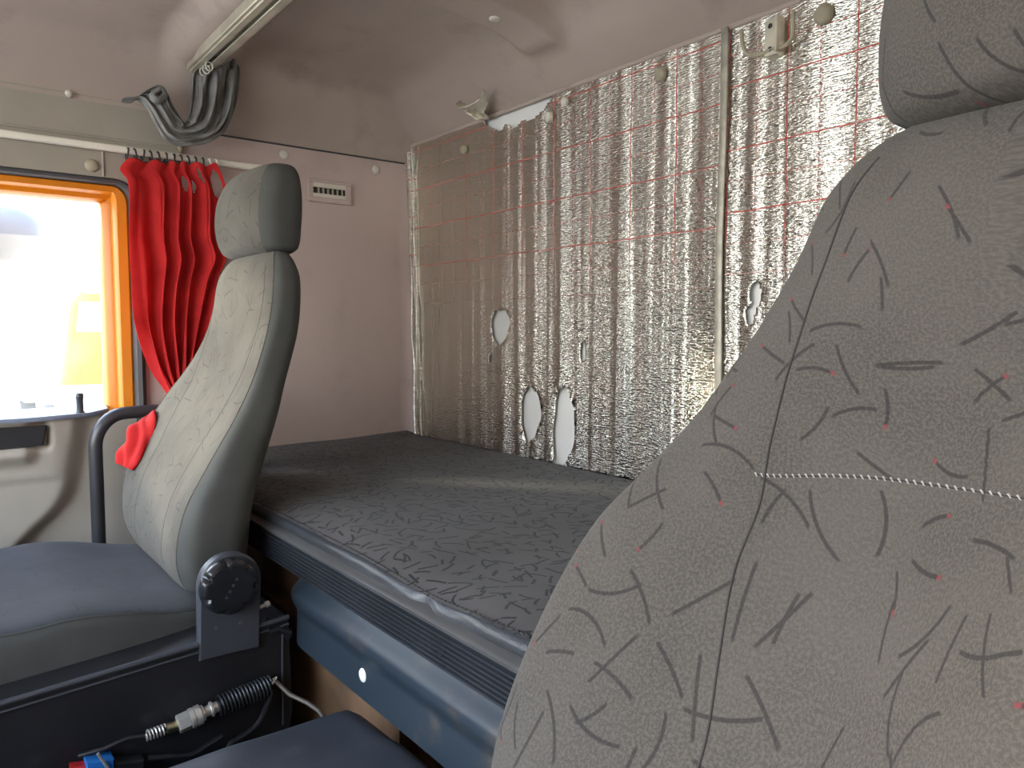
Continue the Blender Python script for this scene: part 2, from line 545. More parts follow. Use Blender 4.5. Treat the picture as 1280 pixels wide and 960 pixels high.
mb = MB(); mb.grid(card, 120, 90)
obj('door_panel', mb, M['beige'], door, sharp=60)
mb = MB()
mb.prism([(-2.05, -.25, -.188), (-1.935, -.25, -.196), (-1.930, .18, -.196), (-1.955, .30, -.194), (-1.99, .345, -.190), (-2.05, .35, -.186)], (0, 0, .010), bev=.002)
obj('window_ledge', mb, M['ledge'], door)
mb = MB(); mb.lathe((-1.965, .281, -.186), (0, 0, 1), [(.010, 0), (.010, .004), (.0075, .006), (.0075, .034), (.0085, .036), (.0085, .044), (.006, .047)], 16)
obj('lock_pin', mb, M['dark_plastic'], door)
mb = MB()
mb.prism([(-1.952, -.20, -.206), (-1.952, .213, -.206), (-1.952, .205, -.250), (-1.952, -.20, -.262)], (.008, 0, 0), bev=.003)
obj('handle_recess', mb, M['black_plastic'], door)

# grab handle on the pillar
gh = MB()
pts = [(-1.905, .300, -.62), (-1.905, .300, -.50), (-1.905, .300, -.38), (-1.905, .300, -.26)]
pts += [(-1.905, .300 + .065 * (1 - math.cos(a)), -.26 + .075 * math.sin(a)) for a in [i * math.pi / 20 for i in range(1, 11)]]
pts += [(-1.905, .42, -.184), (-1.907, .455, -.183), (-1.925, .48, -.183), (-1.96, .487, -.183), (-1.998, .488, -.183)]
gh.tube(pts, .0145, 16)
g = thing('grab_handle', (-1.905, .30, -.62), 'bent dark tubular grab handle beside the beige door panel', 'grab handle')
obj('tube', gh, M['tube'], g)
mb = MB(); mb.tube([(-1.905, .300, -.615), (-1.935, .300, -.64), (-1.998, .300, -.645)], .0145, 16); obj('mount', mb, M['tube'], g)

# curtain rail over the door
rl = thing('curtain_rail', (-1.972, .2, .424), 'white curtain rail over the door holding the red curtain', 'curtain rail')
mb = MB(); mb.box((-1.980, -.70, .416), (-1.968, .76, .432), bev=.003); obj('rail', mb, M['white_rail'], rl)
mb = MB()
for y in (-.5, .05, .72):
    mb = MB(); mb.box((-2.0, y - .01, .418), (-1.976, y + .01, .430), bev=.001); obj('bracket', mb, M['white_rail'], rl)


def cap(p, axis, r, label, mat='cream', h=.5, group='screw caps on the cab lining', cat='screw cap'):
    mb = MB()
    mb.lathe(Vector(p) - Vector(axis) * .003, axis, [(r * .98, 0), (r, .003), (r * .93, .003 + r * h * .45), (r * .72, .003 + r * h * .8), (r * .35, .003 + r * h * .97), (r * .05, .003 + r * h)], 24)
    o = obj('screw_cap', mb, M[mat])
    return tag(o, label, cat, group)


cap(at(115, 207, 'x', XP + .016), (1, 0, 0), .0150, 'round beige screw cap above the orange window frame', 'tan')
cap(at(355, 193, 'x', XP), (1, 0, 0), .0125, 'cream screw cap directly above the front passenger headrest')
cap(at(470, 212, 'x', XP), (1, 0, 0), .0125, 'cream screw cap on the side wall near the rear corner, right of the vent')
cap(at(225, 186, 'x', XP + .016), (1, 0, 0), .0075, 'small grey screw cap below the tied grey curtain', 'tan')
cap(at(520, 509, 'x', XP + .03), (1, 0, 0), .0075, 'small screw cap low on the side wall beside the foil edge', 'wall_lilac')
for (px, py, lab) in ((504, 2, 'cream screw cap on the ceiling rib, at the top edge of the photo'), (619, 36, 'cream screw cap on the ceiling rib nearest the foil wall')):
    p = at(px, py, 'x', -1.285)
    cap((p.x, p.y, ceil_z(p.x, p.y)), (0, 0, -1), .0125, lab, h=.35)
p = at(86, 117, 'x', XP + .03)
cap(p, (.8, 0, -.4), .008, 'small cream clip on the top edge of the grey trim', h=.6)

# vent in the side wall
p = at(411, 239, 'x', XP)
vt = thing('air_vent', p, 'small rectangular vent in the pale side wall beside the headrest', 'vent')
y0, z0 = p.y, p.z
mb = MB()
for (a, b, c, d) in ((-.062, .062, .019, .028), (-.062, .062, -.034, -.020), (-.062, -.050, -.020, .019), (.048, .062, -.020, .019)):
    mb.box((XP - .001, y0 + a, z0 + c), (XP + .010, y0 + b, z0 + d), bev=.002)
obj('frame', mb, M['wall_lilac'], vt)
mb = MB(); mb.box((XP - .001, y0 - .05, z0 - .02), (XP + .002, y0 + .048, z0 + .019)); obj('backing', mb, M['black_plastic'], vt)
for i in range(6):
    mb = MB(); yy = y0 - .032 + i * .014
    mb.box((XP + .002, yy - .0022, z0 - .013), (XP + .006, yy + .0022, z0 + .012)); obj('slat', mb, M['tan'], vt)
mb = MB(); mb.box((XP + .002, y0 - .05, z0 + .007), (XP + .007, y0 + .048, z0 + .019)); mb.box((XP + .002, y0 - .05, z0 - .02), (XP + .007, y0 + .048, z0 - .010))
obj('grille_bar', mb, M['cream'], vt)

# ceiling curtain track
tk = thing('curtain_track', (-.8, .548, .60), 'aged metal curtain track along the ceiling beam above the bunk', 'curtain track')
mb = MB()
mb.box((-1.915, .520, .617), (.34, .530, .640), bev=.002); mb.box((-1.915, .566, .617), (.34, .576, .640), bev=.002)
mb.box((-1.915, .528, .632), (.34, .568, .640)); mb.box((-1.915, .528, .614), (.34, .543, .618), bev=.001); mb.box((-1.915, .553, .614), (.34, .568, .618), bev=.001)
obj('channel', mb, M['alu'], tk)
for i in range(4):
    mb = MB(); x = -1.895 + i * .022
    mb.tube([(x, .548 + .008 * math.sin(a), .607 + .010 * math.cos(a)) for a in [k * math.pi / 6 for k in range(13)]], .0016, 6); obj('glider', mb, M['white_rail'], tk)
mb = MB(); x = -1.30
mb.box((x - .03, .577, .622), (x - .005, .590, .640), bev=.002); mb.lathe((x - .018, .590, .630), (0, 1, 0), [(.008, 0), (.008, .006), (.004, .008)], 16)
obj('end_stop', mb, M['tan'], tk)

# ------------------------------------------------------------------ curtains
cl = thing('red_curtain', (-1.94, .50, -.16), 'red curtain hung from the white rail and knotted behind the passenger seat', 'curtain')
Ls = [(0, 160, 200), (.05, 150, 213), (.11, 159, 228), (.30, 160, 300), (.45, 163, 350), (.60, 166, 398), (.72, 176, 432), (.84, 190, 463), (.93, 206, 486), (1, 216, 502)]
Rs = [(0, 270, 206), (.06, 277, 220), (.12, 281, 236), (.22, 279, 270), (.30, 277, 296), (.38, 283, 322), (.48, 272, 350), (.60, 262, 400), (.72, 254, 432), (.84, 246, 462), (.93, 238, 486), (1, 228, 505)]


def red(u, v):
    l = interp(Ls, v); r = interp(Rs, v)
    # pleats bunch to the right and fan out to the left
    uu = u + .035 * math.sin(2 * math.pi * u)
    sag = .06 * math.sin(math.pi * v) * math.sin(math.pi * u)
    px = lerp(l[0], r[0], uu); py = lerp(l[1], r[1], uu) + sag * 60 * 0
    p = at(px, py, 'x', -1.935)
    amp = lerp(.0045, .0125, sstep(0, .35, v)) * lerp(1, .65, sstep(.75, 1, v))
    ph = 2 * math.pi * (4.7 * u ** 1.4 + .6 * u + .10 * math.sin(5 * v + 9 * u)) + .8 * math.sin(3.1 * v + 4 * u) + 1.8 * mnoise.noise(Vector((u * 3.5, v * 1.8, 7)))
    f = math.sin(ph); f = math.copysign(abs(f) ** .95, f)
    x = p.x + amp * f + .008 * mnoise.noise(Vector((u * 9, v * 2.5, 3))) + .0035 * math.sin(2.3 * ph + 2 * v) * sstep(.02, .2, v)
    y = p.y + .006 * math.cos(ph) * sstep(0, .1, v) * (1 - sstep(.0, .06, abs(u - .5) - .44))
    z = p.z + .004 * math.sin(ph * 1.0 + 1) * (1 - sstep(0, .12, v))
    return Vector((x, y, z)), (u, v)


TEARS = [(.62, .105, .018, .034), (.735, .115, .015, .030), (.80, .062, .017, .036), (.945, .095, .030, .058), (.35, .12, .014, .018)]


def torn(u, v):
    return any(((u - a) / c) ** 2 + ((v - b + .3 * (u - a)) / d) ** 2 < 1 + .25 * math.sin(60 * u + 40 * v) for a, b, c, d in TEARS)


mb = MB(); mb.grid(red, 220, 150, skip=torn)
obj('cloth', mb, M['red'], cl, sharp=180, solid=.0025)
# the tied end, brought forward round the handle and lying over the seat's edge
path = [at(226, 498, 'x', -1.925), at(214, 506, 'x', -1.87), at(203, 514, 'x', -1.80), at(190, 524, 'x', -1.765), at(180, 534, 'x', -1.72), at(176, 552, 'x', -1.70), at(168, 570, 'x', -1.69), at(160, 585, 'x', -1.69)]
rad = [.026, .020, .015, .019, .030, .030, .031, .023]


def tail(u, v):
    k = v * (len(path) - 1); i = min(int(k), len(path) - 2); t = k - i
    p = interp([(j, *path[j]) for j in range(len(path))], k); r = interp([(j, rad[j]) for j in range(len(rad))], k)[0]
    q = interp([(j, *path[j]) for j in range(len(path))], min(k + .05, len(path) - 1)); q0 = interp([(j, *path[j]) for j in range(len(path))], max(k - .05, 0))
    tan = (Vector(q) - Vector(q0)).normalized()
    side = tan.cross(Vector((.6, -.75, .2))).normalized(); nrm = side.cross(tan).normalized()
    a = 2 * math.pi * u
    rip = 1 + .24 * math.sin(4 * a + 6 * v) + .14 * math.sin(7 * a - 9 * v)
    return Vector(p) + side * (r * rip * math.cos(a)) + nrm * (r * .55 * rip * math.sin(a))


mb = MB(); mb.grid(tail, 56, 70, cu=True)
n0 = len(mb.v); mb.face([n0 - 56 + i for i in range(56)])
obj('tied_tail', mb, M['red'], cl, sharp=180)
for i in range(13):
    y = lerp(.398, .600, i / 12); mb = MB(); w = random.Random(i).uniform(-.003, .003)
    mb.tube([(-1.966 + .012 * math.cos(a), y + w * math.sin(a), .4155 + .0125 * math.sin(a)) for a in [k * math.pi / 8 for k in range(17)]], .0022, 6)
    obj('curtain_ring', mb, M['black_plastic'] if i < 11 else M['white_rail'], cl)

PAIRS = [((259, 74), (287, 74)), ((248, 86), (296, 81)), ((241, 96), (300, 90)), ((240, 118), (297, 120)), ((238, 138), (291, 143)), ((234, 150), (281, 164)), ((232, 154), (262, 177)),
         ((230, 154), (240, 181)), ((227, 151), (221, 181)), ((222, 143), (207, 174)), ((214, 130), (197, 160)), ((208, 117), (186, 139)), ((198, 108), (177, 127)), ((186, 112), (171, 124)), ((172, 121), (163, 128)), ((160, 122), (155, 128)), ((153, 124), (152, 127))]
gc_tab_a = [(i, *at(*a, 'x', -1.885)) for i, (a, b) in enumerate(PAIRS)]
gc_tab_b = [(i, *at(*b, 'x', -1.885)) for i, (a, b) in enumerate(PAIRS)]


def grey(u, v):
    k = v * (len(PAIRS) - 1)
    a = Vector(interp(gc_tab_a, k)); b = Vector(interp(gc_tab_b, k))
    c = (a + b) / 2; h = (b - a) / 2
    w = 2 * math.pi * u
    dep = clamp(h.length * .75, .004, .030) * lerp(1, .8, v)
    cc, ss = math.cos(w), math.sin(w)
    rip = .75 * (abs(math.sin(5.5 * (cc + .22 * math.sin(6 * v)) + 2.5 * v)) - .5) + .5 * (abs(math.sin(11 * cc - 6 * v + 1)) - .5) - 1.5 * abs(mnoise.noise(Vector((cc * 3.2 + 1.5 * v, v * 3.2, 1)))) - .8 * abs(mnoise.noise(Vector((cc * 6 - 2 * v, v * 6, 4))))
    return c + h * (math.copysign(abs(cc) ** .8, cc)) + Vector((dep * (ss + rip * abs(ss)), 0, 0)) + Vector((0, 0, .0015)) * math.sin(11 * cc)


gc = thing('grey_curtain', at(240, 180, 'x', -1.885), 'grey curtain bundled into a hanging loop at the end of the ceiling track', 'curtain')
mb = MB(); mb.grid(grey, 160, 220, cu=True)
obj('gathered_cloth', mb, M['grey_cloth'], gc, sharp=180)
mb = MB()
q = [at(199, 112, 'x', -1.865), at(190, 119, 'x', -1.860), at(197, 126, 'x', -1.858), at(206, 120, 'x', -1.862), at(203, 111, 'x', -1.866), at(196, 109, 'x', -1.868)]
mb.tube([Vector(interp([(i, *p) for i, p in enumerate(q)], t * 5 / 20)) for t in range(21)], .009, 10, flat=.6); obj('twist_loop', mb, M['grey_cloth'], gc)

# ------------------------------------------------------------------ foil insulation on the rear wall
SEAM = -.868
HOLES = [(at(630, 408, 'y', YB), 11.5, 22, -8), (at(668, 517, 'y', YB), 12, 34, -6), (at(709, 534, 'y', YB), 13.5, 50, -8), (at(733, 440, 'y', YB), 3.5, 13, 0), (at(618, 448, 'y', YB), 2.2, 5, 0),
         (at(950, 368, 'y', YB), 7.5, 16, 8), (at(944, 392, 'y', YB), 7, 14, -20), (at(650, 152, 'y', YB), 40, 8.5, -70)]


def hole_list():
    out = []
    for p, rx, rz, tilt in HOLES:
        t = (p - Vector((0, 0, 0))).dot(FWD)
        kx = t / FPX / abs(RGT.x * 1.0 + 0)            # foreshortening of the wall across the line of sight
        ray = p / t
        # pixel -> metres along x on the rear wall
        dx = abs(at(640 + 1 + (ray.dot(RGT)) * FPX, 480, 'y', YB).x - at(640 + (ray.dot(RGT)) * FPX, 480, 'y', YB).x)
        out.append((p.x, p.z, rx * dx, rz * t / FPX, math.radians(tilt)))
    return out


HL = hole_list()
TOPTEAR = HL.pop()


def in_hole(x, z):
    for i, (cx, cz, rx, rz, tl) in enumerate(HL):
        dx, dz = x - cx, z - cz
        a, b = dx + dz * math.tan(tl) * .4, dz
        ang = math.atan2(b / rz, a / rx)
        k = 1 + .07 * math.sin(3 * ang + i) + .04 * math.sin(7 * ang + 2 * i)
        if i in (1, 2): k -= .16 * abs(math.cos(ang)) ** 2 * 0
        r = math.hypot(a / rx, b / rz)
        yield r / k, cx, cz, k


def foil_sheet(name, x0, x1, zt, matname, xph, zph, lean, label, parent_loc):
    m = foil(matname, xph, zph)
    th = thing(name, parent_loc, label, 'foil insulation')
    nx, nz = int((x1 - x0) / .0052), 168
    zb = -.312

    def base(u, v):
        z = lerp(zb, zt, v)
        xl = x0 + lean * (1 - v)
        return lerp(xl, x1, u), z

    def off(x, z):
        w = .0045 * mnoise.noise(Vector((x * 13, z * .8, 1.3))) + .0022 * mnoise.noise(Vector((x * 31, z * 1.4, 5.1))) + .0015 * mnoise.noise(Vector((x * 6, z * 9, 8)))
        return YB - .012 + w

    def fn(u, v):
        x, z = base(u, v)
        for r, cx, cz, k in in_hole(x, z):
            if .55 < r < 1.45 and abs(r - 1) < .22:
                x, z = cx + (x - cx) / r, cz + (z - cz) / r
                break
        return Vector((x, off(x, z) - (.008 * (1 - u * 40) if (lean and u < .025) else 0), z)), (x, z)

    def sk(u, v):
        x, z = base(u, v)
        if any(r < 1 for r, *_ in in_hole(x, z)): return True
        if lean:
            cx, cz, rx, rz, _ = TOPTEAR
            if abs(x - cx) < rx * 1.05 and z > zt - .040 + .018 * mnoise.noise(Vector((x * 30, 0, 0))) + .03 * ((x - cx) / rx) ** 4: return True
        return False
    mb = MB(); mb.grid(fn, nx, nz, skip=sk)
    obj('foil', mb, m, th, sharp=180, solid=.0015)
    return th


fl = foil_sheet('foil_insulation', -1.995, SEAM, .545, 'foil_printed_grid', -.7407 % .119, .415 % .111, .035, 'wide crinkled foil insulation sheet with white tears, left of the taped seam', (-1.4, YB - .01, -.335))
fr = foil_sheet('foil_insulation', SEAM + .004, .35, .545, 'foil_printed_grid_bright', -.7407 % .119, .438 % .111, 0, 'bright foil insulation sheet with red grid behind the driver seat, right of the taped seam', (-.3, YB - .01, -.335))
# torn flap that sticks up above the left sheet
p0 = at(612, 150, 'y', YB - .02)
mb = MB()


def flap(u, v):
    a = lerp(-.5, .5, u)
    wd = lerp(.035, .085, v) * (1 + .25 * math.sin(5 * v + 3 * u))
    p = Vector((p0.x + a * wd + (-.02 * v if u < .5 else .012 * v), p0.y - .016 - .05 * v - .012 * math.sin(8 * u + 5 * v), p0.z + .052 * v - .03 * (1 - abs(2 * u - 1)) * v))
    return p + Vector((.004, .004, .004)) * mnoise.noise(Vector((u * 7, v * 7, 0)))


mb.grid(flap, 24, 16)
obj('torn_flap', mb, M['alu'], fl, sharp=180, solid=.0015)
# long creases of the sheet at the rear corner
mb = MB()
for k, (xa, xb, r) in enumerate(((-1.985, -1.952, .006), (-1.962, -1.925, .0035))):
    mb.tube([(lerp(xa, xb, (1 - t / 20)) + .004 * mnoise.noise(Vector((t * .4, k, 0))), YB - .018 - .003 * math.sin(t), lerp(-.32, .54, t / 20)) for t in range(21)], r, 8)
obj('corner_fold', mb, foil('foil_fold', 0, 5), fl)

mb = MB()
mb.grid(lambda u, v: Vector((SEAM + lerp(-.007, .009, u) + .002 * math.sin(9 * v), YB - .019 - .002 * math.sin(math.pi * u), lerp(-.33, .545, v))), 6, 60)
tag(obj('tape_strip', mb, plain('matt_tape', (.36, .34, .28), .5, metal=.3, var=.2, vscale=30), solid=.001), 'narrow dull tape strip over the seam between the two foil sheets', 'tape')

for (px, py, r, lab, mt) in ((826, 93, .0135, 'round tan cap pressing the foil down, left of the taped seam', 'tan'),
                             (1030, 18, .0165, 'large round tan cap on the foil right of the metal coat hook', 'tan'),
                             (686, 146, .0125, 'pale cap at the right end of the bare strip along the foil top', 'cream'),
                             (706, 127, .0100, 'small cream cap half covered by the headliner edge above the foil', 'cream'),
                             (580, 187, .0125, 'tan cap on the foil closest to the rear corner', 'tan')):
    cap(at(px, py, 'y', YB - .019), (0, -1, 0), r, lab, mt, h=.7, group='caps along the top of the foil', cat='cap')

# coat hook
hp = at(968, 47, 'y', YB - .022)
hk = thing('coat_hook', hp, 'metal coat hook bracket with two bent wires near the top of the foil', 'coat hook')
mb = MB()
a = hp
mb.box((a.x - .013, a.y - .008, a.z - .032), (a.x + .013, a.y + .014, a.z + .030), bev=.002)
mb.box((a.x + .012, a.y - .018, a.z - .030), (a.x + .016, a.y + .004, a.z + .030), bev=.001)
obj('plate', mb, M['alu'], hk)
for dz in (.018, -.020):
    mb = MB(); mb.lathe((a.x - .003, a.y - .0075, a.z + dz), (0, -1, 0), [(.0035, 0), (.0045, .0012), (.0025, .002)], 12); obj('screw', mb, M['black_plastic'], hk)
for s in (-1, 1):
    mb = MB()
    q = [(0, -.006, -.020), (s * .022, -.010, -.024), (s * .042, -.016, -.018), (s * .048, -.022, .002), (s * .049, -.024, .022)]
    q = [Vector(interp([(i, *v) for i, v in enumerate(q)], t / 4)) + a for t in range(17)]
    mb.tube(q, .0035, 8); obj('wire_hook', mb, M['tan'], hk)

# ------------------------------------------------------------------ bunk
MZ, MYF = -.308, .478
mt = thing('mattress', (-.8, .83, MZ - .05), 'dark grey patterned bunk mattress with black leatherette front edge, below the foil', 'mattress')


def mat_top(x, y):
    z = MZ + .010 * sstep(.10, 0, x - XP) * sstep(.9, 1.18, y)
    z += .004 * mnoise.noise(Vector((x * 3, y * 4, 0)))
    z -= .009 * sstep(.05, 0, y - MYF) ** 1.5
    z -= .006 * math.exp(-((x + .78) / .10) ** 2) * sstep(.25, .0, y - MYF)
    return z


def sag(x):                                # the front edge is pinched near the middle
    return .009 * math.exp(-((x + .785) / .022) ** 2) + .003 * math.exp(-((x + .70) / .03) ** 2)


mb = MB()
mb.grid(lambda u, v: (Vector((lerp(XP + .003, XD, u), lerp(MYF, YB - .026, v ** 1.3), mat_top(lerp(XP, XD, u), lerp(MYF, YB, v ** 1.3)))), (lerp(XP, XD, u), lerp(MYF, YB, v ** 1.3))), 150, 60)
obj('cover', mb, M['mattress'], mt, sharp=180)
mb = MB()


def edge(u, v):
    x = lerp(XP + .004, XD, u)
    a = v * math.pi
    r = .0105
    cr = sag(x) + .0015 * mnoise.noise(Vector((x * 25, v * 2, 0)))
    return Vector((x, MYF + .006 - (r * 1.15 - cr) * math.sin(a) - .002 * v, mat_top(x, MYF) + .0005 - r * (1 - math.cos(a)) - .7 * cr * math.sin(a * .5)))


mb.grid(edge, 300, 14)
mb.box((XP + .004, MYF + .006, MZ - .024), (XD, YB - .03, MZ - .020))
obj('edge_binding', mb, M['vinyl'], mt, sharp=120)
mb = MB()
for i in range(260):
    x = -1.95 + i * .0088
    mb.tube([(x, MYF + .006, mat_top(x, MYF + .006) + .0006), (x + .005, MYF + .006, mat_top(x + .005, MYF + .006) + .0006)], .0009, 5)
obj('stitching', mb, M['dark_thread'], mt)

bk = thing('bunk_base', (-.8, .60, -.52), 'blue grey bunk base front with black ribbed trim under the mattress', 'bunk')
mb = MB()
prof = [(MYF + .05, -.344), (MYF - .004, -.344), (MYF - .014, -.341), (MYF - .018, -.336), (MYF - .014, -.333), (MYF + .05, -.333)]
prof = [(MYF + .06, -.352), (MYF - .008, -.349), (MYF - .017, -.345), (MYF - .019, -.340), (MYF - .014, -.336), (MYF + .06, -.335)]
XB0 = -1.62
mb.rings([[Vector((x, y, z)) for y, z in prof] for x in (XP + .01, XD - .005)])
obj('trim_lip', mb, M['lip'], bk)
mb = MB()
pr = [(MYF + .05, -.350), (MYF - .009, -.350)]
for i in range(7):
    z = -.352 - i * .0062
    pr += [(MYF - .009, z), (MYF - .0145, z - .0012), (MYF - .0145, z - .0034), (MYF - .009, z - .0046)]
pr += [(MYF - .009, -.398), (MYF + .05, -.398)]
mb.rings([[Vector((x, y, z)) for y, z in pr] for x in (XP + .01, XD - .005)])
obj('ribbed_trim', mb, M['ribbed'], bk, sharp=20)


def panel(u, v):
    # v down the panel, u along it, left end rolled back
    x = lerp(-1.215, XD - .005, u)
    z = lerp(-.394, -.506, v)
    y = MYF - .004 - .020 * sstep(0, .25, v) + .010 * sstep(.30, .55, v) - .004 * v
    e = clamp((x + 1.215) / .075)
    y += .07 * (1 - math.sqrt(max(0, 1 - (1 - e) ** 2)))
    zc = -.41 - .03
    z = lerp(lerp(-.425, z, sstep(0, 1, e) * .35 + .65), z, sstep(0, .6, e))
    return Vector((x, y, z))


mb = MB(); mb.grid(lambda u, v: panel(u ** 1.6, v), 120, 40)
mb.box((-1.13, MYF + .01, -.51), (XD - .006, MYF + .06, -.40))
obj('front_panel', mb, M['blue_panel'], bk, sharp=80)
p = at(454, 844, 'y', .462)
mb = MB()
n = 20
mb.rings([[Vector((p.x + .0105 * k * math.cos(2 * math.pi * i / n), .474 + d, p.z + .0105 * k * math.sin(2 * math.pi * i / n))) for i in range(n)] for k, d in ((1, 0), (1, -.012), (.8, -.0145), (.3, -.0155))])
obj('plug_cap', mb, M['pale_paint'], bk)

mb = MB(); mb.box((XP, .545, -HZ), (XD, .575, -.36)); mb.box((XP, .515, -HZ), (-.92, .545, -.515))
struct(obj('trim_4', mb, M['rust']))

# engine tunnel cover
mb = MB()


def tun(u, v):
    y = lerp(-.93, .455, v)
    a = u
    tab = [(0, -.985, -.875), (.16, -.972, -.66), (.30, -.955, -.545), (.36, -.94, -.523), (.42, -.915, -.513), (.60, -.70, -.508), (.85, -.52, -.510), (.93, -.475, -.53), (1, -.46, -.875)]
    x, z = interp(tab, a)
    x += .012 * sstep(.40, .455, y) * (1 - sstep(0, .5, u)) * 0
    z += .006 * math.exp(-((x + .90) / .03) ** 2 - ((y - .28) / .04) ** 2)
    z -= .012 * sstep(.435, .455, y)
    z += .004 * sstep(-.84, -.80, x) * sstep(-.3, -.32, x)
    return Vector((x, y, z))


mb.grid(tun, 80, 90)
mb.face([80 + 90 * 81 - i for i in range(81)])
tag(obj('engine_cover', mb, M['tunnel'], sharp=80), 'dark navy moulded engine cover between the seats, in front of the bunk base', 'engine cover')

# ------------------------------------------------------------------ seats
BACK = [  # height, front y (wing), back y, half width, centre dip, back bulge
    (-.455, .385, .405, .10, 0, 0), (-.450, .350, .425, .175, .004, .004), (-.425, .318, .432, .225, .010, .010), (-.37, .296, .434, .250, .022, .016), (-.29, .303, .440, .262, .034, .02), (-.21, .342, .462, .264, .038, .022),
    (-.14, .388, .486, .254, .034, .024), (-.09, .425, .506, .228, .024, .026), (-.05, .450, .524, .207, .012, .028), (0, .474, .542, .190, .0, .03), (.05, .490, .551, .181, -.012, .03), (.10, .500, .554, .171, -.018, .03),
    (.125, .508, .553, .155, -.018, .025), (.142, .516, .551, .135, -.014, .020), (.152, .524, .549, .112, -.008, .012), (.158, .532, .545, .08, -.003, .004)]
HEAD = [(.146, .528, .552, .085, 0, 0), (.149, .514, .566, .115, -.012, .004), (.160, .502, .576, .132, -.022, .008), (.20, .495, .580, .138, -.028, .012), (.245, .497, .583, .137, -.028, .012), (.280, .505, .583, .129, -.024, .012),
        (.303, .517, .581, .116, -.018, .010), (.316, .532, .576, .094, -.010, .006), (.322, .548, .568, .055, 0, 0)]


def seat_surf(tab, xc, shear, e=.48, dz=0.0, wide=1.0):
    def S(s, phi):
        z0, z1 = tab[0][0], tab[-1][0]
        z = lerp(z0, z1, s)
        yf, yb, w, dip, bul = interp(tab, z)
        w *= 1 + (wide - 1) * sstep(.10, -.03, z)
        c, sn = math.cos(phi), math.sin(phi)
        cx = math.copysign(abs(c) ** e, c); sy = math.copysign(abs(sn) ** e, sn)
        x = w * cx
        q = 1 - cx * cx
        y = (yf + yb) / 2 - (yb - yf) / 2 * sy
        if sn > 0: y += dip * q ** .8 * sstep(0, .8, sy)
        else: y += bul * q ** .9 * sstep(0, .8, -sy)
        y2 = y + shear(z)
        uu = x + (y - yf) * (1 if c > 0 else -1)
        if sn < 0: uu += 1.7
        return Vector((xc + x, y2, z + dz)), (uu + xc * 3.1, z * 1.02 + xc)
    return S


def warp(tab):
    """row positions denser near the rounded ends"""
    def g(v): return .5 - .5 * math.cos(math.pi * lerp(.0, 1, v)) if False else v * v * (3 - 2 * v) * .55 + v * .45
    return g


SEAMTAB = [(.08, 9), (.36, 10), (.43, 12), (.5, 15), (.57, 18), (.64, 25), (.71, 31), (.79, 37), (.86, 40), (.95, 40)]


